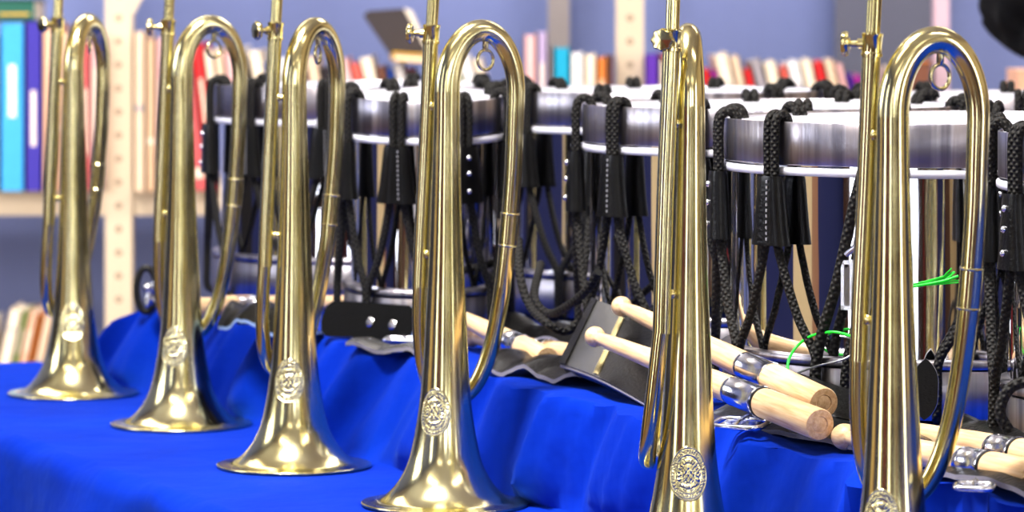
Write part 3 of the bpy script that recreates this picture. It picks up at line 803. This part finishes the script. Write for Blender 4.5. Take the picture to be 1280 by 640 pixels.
# books
C = dict(sky=(62, 160, 215), navy=(58, 44, 150), peach=(226, 180, 150), tan=(205, 172, 140), burgundy=(110, 36, 48), rose=(196, 92, 92), brown=(128, 84, 64), beige=(222, 196, 168),
         cream=(236, 220, 196), white=(240, 236, 232), red=(214, 44, 46), blue=(50, 86, 170), pink=(228, 182, 178), grey=(160, 152, 156), lavender=(178, 160, 190), cyan=(24, 160, 190),
         orange=(214, 130, 60), purple=(96, 50, 160), magenta=(170, 40, 150), green=(70, 120, 80), teal=(20, 92, 76), yellow=(216, 168, 50), charcoal=(62, 54, 54), salmon=(228, 110, 96), olive=(160, 170, 110))
BM = {k: simple(k+' book cover', v, .45, 0, .05, 80, .12) for k, v in C.items()}
def book_mesh(w, h, dp, mat, root_label, loc, roty, group, name='book'):
    # spine at -y, hinge bottom-left at origin
    m = MB(); b = .0022
    def rb(c, d): m.box(c, d)
    rb((w/2, b/2, h/2), (w, b, h)); rb((b/2, dp/2, h/2), (b, dp, h)); rb((w-b/2, dp/2, h/2), (b, dp, h))
    o = m.build(name, mat, smooth=False); o.location = loc; o.rotation_euler = (0, roty, 0)
    p = MB(); p.box((w/2, dp/2, h/2), (w-2*b, dp-.006, h-.006)); p.build('pages', PAGES, o, smooth=False)
    t_ = MB(); 
    kk = random.random()
    if kk < .45: t_.box((w/2, -.0003, h*random.uniform(.4, .6)), (w*.3, .0006, h*random.uniform(.3, .55)))
    elif kk < .75: t_.box((w/2, -.0003, h*random.uniform(.1, .9)), (w*.7, .0006, h*.035))
    else: t_.box((w/2, -.0003, h*random.uniform(.08, .15)), (w*.6, .0006, h*.07))
    t_.build('spine_band', BM['grey' if any(k in root_label.split()[:2] for k in ('cream', 'white', 'beige')) else 'cream'], o, smooth=False)
    tag(o, root_label, 'book', group)
    return o
S = FPX/D0
labels_seen = set()
def run(start_px, lean, items, base_z, where, group):
    """items: (colour, thickness px, top y px); lean in degrees, positive = top leans to the right"""
    x = xc(start_px, D0); a = math.radians(lean)
    for i, (c, w, ty) in enumerate(items):
        wm = w/S; h = (zc(ty, D0)-base_z)/math.cos(a)
        if a < 0: h -= wm*abs(math.sin(a))
        prev = items[i-1][0] if i else None; nxt = items[i+1][0] if i < len(items)-1 else None
        ln = 'upright' if abs(lean) < 2 else ('leaning right' if lean > 0 else 'leaning left')
        thick = 'thick' if w >= 20 else ('slim' if w <= 11 else '')
        nb = (f'between {prev} and {nxt}' if prev and nxt else (f'first, beside {nxt}' if nxt else f'last, beside {prev}' if prev else 'on its own'))
        lab = ' '.join(f'{thick} {c} book {ln} {nb}, {where}'.split())
        k = 2
        while lab in labels_seen:
            lab = ' '.join(f'{c} {thick} book {ln} {nb}, {where}, {["", "", "second", "third", "fourth"][k]} such from the left'.split()); k += 1
        labels_seen.add(lab)
        off = wm*abs(math.sin(a)) if a > 0 else 0
        # keep lowest corner on the shelf
        if a >= 0: loc = (x, D0, base_z+wm*math.sin(a)+.0003)
        else: loc = (x, D0, base_z+.0003)
        book_mesh(wm-.0006, h, .17+random.uniform(-.02, .02), BM[c], lab, loc, a, group)
        x += wm/math.cos(a)
    return 640+x*FPX/D0
g1 = 'books on the shelf behind the drums'
B = shelf_z
run(-92, 0, [('beige', 20, 40), ('red', 16, 60), ('cream', 14, 50), ('grey', 20, 44), ('white', 20, 44)], B, 'left of the cream post', g1)
run(0, 0, [('sky', 31, 29), ('navy', 22, 27), ('peach', 21, 30), ('tan', 19, 42), ('burgundy', 8, 60), ('rose', 12, 52), ('pink', 11, 46)], B, 'left of the cream post', g1)
e = run(167, 0, [('beige', 15, 40), ('tan', 13, 50), ('pink', 11, 48), ('cream', 13, 58)], B, 'just right of the cream post', g1)
e = run(e+24, -7, [('rose', 18, 58), ('red', 14, 54), ('cream', 12, 62), ('beige', 13, 60), ('pink', 12, 66), ('white', 14, 58)], B, 'above the second bugle', g1)
e = run(e+16, -11, [('cream', 18, 62), ('blue', 9, 78), ('green', 8, 88), ('white', 14, 72), ('red', 11, 78), ('burgundy', 9, 80), ('beige', 16, 70), ('charcoal', 9, 84)], B, 'behind the third bugle', g1)
e = run(e+22, -14, [('pink', 16, 72), ('salmon', 12, 78), ('cream', 18, 70), ('brown', 12, 82), ('blue', 9, 86), ('white', 14, 78), ('burgundy', 12, 84)], B, 'under the dark tilted slab', g1)
e = run(e+26, -17, [('cream', 16, 72), ('beige', 14, 70), ('olive', 8, 72), ('white', 16, 66), ('cream', 14, 72)], B, 'within the fourth bugle loop', g1)
e2 = run(655, 0, [('pink', 16, 44), ('lavender', 14, 40), ('grey', 7, 60), ('cyan', 21, 60), ('white', 17, 66), ('cream', 16, 68), ('orange', 13, 72), ('brown', 8, 70)], B, 'left of the middle post', g1)
run(806, 0, [('purple', 18, 68), ('cream', 11, 74)], B, 'right of the middle post', g1)
e = run(866, -13, [('red', 15, 66), ('white', 17, 72), ('pink', 11, 78), ('red', 11, 86), ('magenta', 9, 88), ('cream', 19, 66), ('beige', 13, 70), ('red', 11, 86), ('grey', 15, 74), ('cream', 17, 76)], B, 'right of the edge-on bugle', g1)
e = run(e+2, -13, [('salmon', 10, 84), ('white', 16, 76), ('cream', 16, 74), ('red', 13, 76), ('beige', 14, 74), ('pink', 10, 80), ('purple', 8, 92), ('magenta', 11, 94)], B, 'left of the nearest bugle', g1)
e = run(e+4, -3, [('cream', 11, 84)], B, 'behind the nearest bugle', g1)
Bl = zc(462, 6.3)
e = run(-60, 0, [('beige', 18, 396), ('grey', 14, 392), ('white', 16, 400)], Bl, 'on the lower shelf', 'books on the lower shelf at the left')
run(e+8, 12, [('cream', 17, 390), ('olive', 8, 392), ('peach', 12, 392), ('orange', 7, 396), ('beige', 12, 396)], Bl, 'on the lower shelf', 'books on the lower shelf at the left')
# items lying on the books
def slab(name, c, dims, rot, mat, label, cat, edge=PAGES):
    R_ = Matrix.Rotation(rot, 3, 'Y'); root = empty(name, c, rot=(0, rot, 0)); tag(root, label, cat)
    w, dp, h = dims
    m = MB(); m.box((0, 0, h/2-.0015), (w, dp, .003)); m.box((0, 0, -h/2+.0015), (w, dp, .003)); m.box((-w/2+.0015, 0, 0), (.003, dp, h)); m.build('cover', mat, root, smooth=False)
    m = MB(); m.box((.002, 0, 0), (w-.006, dp-.006, h-.006)); m.build('pages', edge, root, smooth=False)
root = empty('book', (xc(2, 6.27), 6.36, zc(28, 6.27)+.0195)); tag(root, 'dark green book lying flat on top of the sky blue one at the top left', 'book')
m = MB(); m.box((0, -.083, 0), (.105, .004, .036)); m.box((0, 0, .0165), (.105, .17, .003)); m.box((0, 0, -.0165), (.105, .17, .003)); m.build('cover', BM['teal'], root, smooth=False)
m = MB(); m.box((0, .002, 0), (.099, .164, .030)); m.build('pages', PAGES, root, smooth=False)
m = MB(); m.box((.02, -.0853, -.006), (.05, .0006, .004)); m.build('spine_band', BM['yellow'], root, smooth=False)
def prism(name, poly, y0, y1, mat, parent, o):
    m = MB(); k = len(poly); vs = [Vector((xc(px, 6.26)-o.x, y0, zc(py, 6.26)-o.z)) for px, py in poly]+[Vector((xc(px, 6.26)-o.x, y1, zc(py, 6.26)-o.z)) for px, py in poly]
    m.add(vs, [tuple(range(k)), tuple(range(2*k-1, k-1, -1))]+[(a, a+k, (a+1) % k+k, (a+1) % k) for a in range(k)])
    return m.build(name, mat, parent, smooth=False)
o_ = Vector((xc(495, 6.26), 6.34, zc(60, 6.26)))
root = empty('book', o_); tag(root, 'dark brown book tilted on top of the others, pale page edge to the right', 'book')
prism('cover', [(452, 20), (458, 14), (503, 11), (533, 66), (486, 70)], -.01, .10, BM['charcoal'], root, o_)
prism('pages', [(503, 11), (512, 14), (547, 92), (535, 96)], -.008, .09, PAGES, root, o_)
slab('book', (xc(512, 6.24), 6.28, zc(72, 6.24)), (.062, .08, .014), math.radians(4), BM['yellow'], 'yellow book lying on the leaning books beside the fourth bugle clamp', 'book')
slab('storage_box', (xc(1146, 6.27), 6.36, (zc(76, 6.27)+B)/2), (.046, .18, zc(76, 6.27)-B), 0, BM['orange'], 'orange brown box at the right end of the shelf inside the nearest loop', 'box', BM['brown'])
# ------------------------------------------------------------------ right edge: cabinet, peach box, black bag
cab = empty('cabinet', (1.02, 5.45, 0)); tag(cab, 'cream cabinet at the right behind the drums', 'cabinet')
m = MB(); m.box((0, 0, .43), (.66, .4, .86)); m.build('body', POST, cab, smooth=False)
m = MB(); m.box((0, -.205, .43), (.6, .014, .80)); d_ = m.build('door', POST, cab, smooth=False)
m = MB(); m.tube([Vector((-.25, -.225, .5)), Vector((-.25, -.225, .6))], .006, 8); m.build('handle', SMOOTH_CHROME, d_)
m = MB(); zt = zc(88, 5.4); w0 = xc(1272, 5.4)
m.box((w0+.09, 5.46, (.86+zt)/2+.001), (.18, .12, zt-.86)); o = m.build('peach_box', BM['peach'], smooth=False); tag(o, 'plain peach box standing at the right edge under the black bag', 'box')
root = empty('coat_stand', (.90, 4.9, 0)); tag(root, 'black coat stand just outside the right edge', 'coat stand')
m = MB(); m.tube([Vector((0, 0, .02)), Vector((0, 0, 1.62))], .014, 14); m.build('pole', BLACKRUB, root)
m = MB(); m.lathe([(.0001, 0), (.13, 0), (.13, .012), (.03, .03), (.0001, .03)], 32); m.build('base', BLACKRUB, root)
m = MB(); m.tube(catmull([Vector((0, 0, 1.38)), Vector((-.10, 0, 1.36)), Vector((-.20, 0, 1.37)), Vector((-.25, 0, 1.41))], 6), .007, 10); m.build('hook', BLACKRUB, root)
m = MB(); c = Vector((xc(1286, 4.9), 4.9, zc(18, 4.9)))
def bag(a, b):
    t_ = PI*b; ph = 2*PI*a
    r = .066*(1+.35*noise.noise(Vector((math.cos(ph)*1.8, math.sin(ph)*1.8, b*6)))+.12*math.sin(ph*9+b*14)*math.sin(t_)+.12*math.sin(ph*3+b*5)*math.sin(t_))
    x = r*math.sin(t_)*math.cos(ph)*1.0; z = .058*math.cos(t_)*(1.25 if b < .5 else 1)
    return Vector((x+.25*z*0, r*.8*math.sin(t_)*math.sin(ph), z-.35*x*(-1 if False else 1)*.9))
m.grid(bag, 40, 30); o = m.build('cloth_bag', BLACKCLOTH); o.location = c
tag(o, 'crumpled black cloth bag hanging at the top right corner', 'bag')
m = MB(); m.tube(catmull([Vector((-.02, 0, .04)), Vector((0, 0, .10)), Vector((.05, 0, .185)), Vector((.085, 0, .10)), Vector((.04, 0, .03))], 6), .006, 8); m.build('strap', BLACKCLOTH, o)
# ------------------------------------------------------------------ ROOM
def struct(name, c, d, mat):
    m = MB(); m.box((0, 0, 0), d); o = m.build(name, mat, smooth=False); o.location = c; tag(o, kind='structure'); return o
XL, XR, YN, YF, HT = -2.8, 2.8, -2.6, 6.76, 2.9
struct('floor', ((XL+XR)/2, (YN+YF)/2, -.05), (XR-XL+.4, YF-YN+.4, .1), FLOOR)
struct('ceiling', ((XL+XR)/2, (YN+YF)/2, HT+.05), (XR-XL+.4, YF-YN+.4, .1), CEIL)
struct('wall_back', (0, YF+.05, HT/2), (XR-XL, .1, HT), WALLBLUE)
struct('wall_left', (XL-.05, (YN+YF)/2, HT/2), (.1, YF-YN, HT), WALLBLUE)
struct('wall_right', (XR+.05, (YN+YF)/2, HT/2), (.1, YF-YN, HT), WALLCREAM)
struct('wall_front', (0, YN-.05, HT/2), (XR-XL, .1, HT), WALLCREAM)
def reflection_stripes(name, axis):  # colour bands made up for brass and chrome to mirror
    m, nt, b = new_mat(name); b.inputs['Roughness'].default_value = .6
    tc = nt.nodes.new('ShaderNodeTexCoord'); mp = nt.nodes.new('ShaderNodeMapping')
    mp.inputs['Scale'].default_value = (2.2, 0, 0) if axis == 'x' else (0, 1.1, 0)
    nt.links.new(tc.outputs['Object'], mp.inputs['Vector'])
    v = nt.nodes.new('ShaderNodeTexVoronoi'); v.inputs['Scale'].default_value = 1
    nt.links.new(mp.outputs['Vector'], v.inputs['Vector'])
    cr = nt.nodes.new('ShaderNodeValToRGB'); cr.color_ramp.interpolation = 'CONSTANT'
    pal = [(0, (58, 42, 32)), (.14, (96, 62, 36)), (.24, (34, 44, 96)), (.34, (226, 206, 160)), (.44, (170, 128, 96)), (.54, (204, 180, 130)), (.62, (24, 22, 22)), (.72, (168, 34, 30)), (.80, (176, 110, 84)), (.86, (70, 54, 40)), (.94, (120, 112, 130))]
    while len(cr.color_ramp.elements) < len(pal): cr.color_ramp.elements.new(.5)
    for e, (p, c) in zip(cr.color_ramp.elements, pal): e.position = p; e.color = lin(c)
    nt.links.new(v.outputs['Color'], cr.inputs['Fac']); nt.links.new(cr.outputs['Color'], b.inputs['Base Color'])
    return m
SX, SY = reflection_stripes('reflection panels across', 'x'), reflection_stripes('reflection panels along', 'y')
struct('reflection_panel_1', ((XL+XR)/2, YN+.02, .58), (XR-XL, .03, 1.16), SX)  # unseen striped panels added as reflections for the bugles and drums
struct('reflection_panel_2', (XL+.02, 1.4, .58), (.03, 7.8, 1.16), SY)
struct('reflection_panel_3', (XR-.02, .2, .58), (.03, 5.4, 1.16), SY)
def window(n, c, w, h, axis):  # unseen glowing windows with curtains, added to streak the polished metal
    root = empty(f'window_{n}', c, 0 if axis == 'y' else (PI/2 if axis == 'x+' else -PI/2)); tag(root, kind='structure')
    m = MB(); m.box((0, .0, 0), (w, .01, h)); m.build('pane', PANE, root, smooth=False)
    m = MB()
    for s in (-1, 1): m.box((s*w/2, .02, 0), (.06, .05, h+.06)); m.box((0, .02, s*h/2), (w, .05, .06))
    m.box((0, .02, 0), (.05, .04, h)); m.box((0, .02, h*.2), (w, .04, .04)); m.build('window_frame', DARKWOOD, root, smooth=False)
    for s in (-1, 1):
        m = MB()
        def cur(a, b): return Vector((s*(w/2+.02+a*.26), .07+.03*math.sin(a*26), -h/2-.35+b*(h+.5)))
        m.grid(cur, 60, 2); m.build('curtain', CURTAIN, root)
window(1, (-1.6, YN+.045, 1.2), .42, 2.1, 'y'); window(2, (.25, YN+.01, 1.85), .8, 1.1, 'y'); window(3, (1.75, YN+.01, 1.85), .6, 1.1, 'y')
window(4, (XL+.045, .6, 1.2), .42, 2.1, 'x-'); window(5, (XL+.01, 3.2, 1.85), 1.0, 1.1, 'x-'); window(6, (XR-.045, 0, 1.2), .6, 2.1, 'x+')
d_ = struct('door_1', (XR-.03, 3.6, 1.02), (.05, .9, 2.04), DARKWOOD)
for i, (x, y) in enumerate(((-1.3, 1.6), (1.3, 1.6), (-1.3, 4.6), (1.3, 4.6), (-1.3, -1.2), (1.3, -1.2))):
    root = empty('ceiling_light', (x, y, HT)); tag(root, f'white ceiling light panel above the view, {["left, over the bugles","right, over the drums","left, near the bookcase","right, near the bookcase","left, behind the camera","right, behind the camera"][i]}', 'ceiling light', 'ceiling light panels')
    m = MB(); w, h = 1.2, .34
    for s in (-1, 1): m.box((s*w/2, 0, -.03), (.03, h+.03, .06)); m.box((0, s*h/2, -.03), (w, .03, .06))
    m.build('frame', POSTGREY, root, smooth=False)
    m = MB(); m.box((0, 0, -.045), (w-.04, h-.04, .01)); m.build('diffuser', LAMP, root, smooth=False)
w = bpy.data.worlds.new('World'); scene.world = w; w.use_nodes = True
w.node_tree.nodes['Background'].inputs[0].default_value = (.6, .7, 1, 1); w.node_tree.nodes['Background'].inputs[1].default_value = .3
def area(loc, target, size, power, col):
    l = bpy.data.lights.new('area', 'AREA'); l.shape = 'RECTANGLE'; l.size, l.size_y = size; l.energy = power; l.color = col
    o = bpy.data.objects.new('area_lamp', l); COL.objects.link(o); o.location = loc
    o.rotation_euler = (Vector(target)-Vector(loc)).to_track_quat('-Z', 'Y').to_euler(); return o
area((-.5, 2.5, 2.75), (-.1, 2.9, .8), (.6, .4), 85, (1, .97, .92))
area((1.1, 4.9, 2.7), (.5, 6.5, 1.0), (1.6, .3), 36, (1, .97, .95))
area((-1.0, 4.9, 2.7), (-.6, 6.5, 1.0), (1.6, .3), 36, (1, .97, .95))
area((-1.6, 5.0, .95), (-.5, 6.7, .6), (.5, .5), 14, (1, .97, .95))  # added fill light for the wall below the left shelf
# ------------------------------------------------------------------ CAMERA
cd = bpy.data.cameras.new('Camera'); cam = bpy.data.objects.new('Camera', cd); COL.objects.link(cam)
cam.location = (0, 0, CAM_Z); cam.rotation_euler = (PI/2, 0, 0)
cd.sensor_width = 36; cd.lens = FPX/1280*36; cd.shift_y = -330/1280; cd.clip_start = .05
cd.dof.use_dof = True; cd.dof.focus_distance = 2.68; cd.dof.aperture_fstop = 13
scene.camera = cam
scene.view_settings.view_transform = 'Standard'
scene.view_settings.look = 'None'
scene.view_settings.exposure = 0.36
scene.view_settings.gamma = 0.84
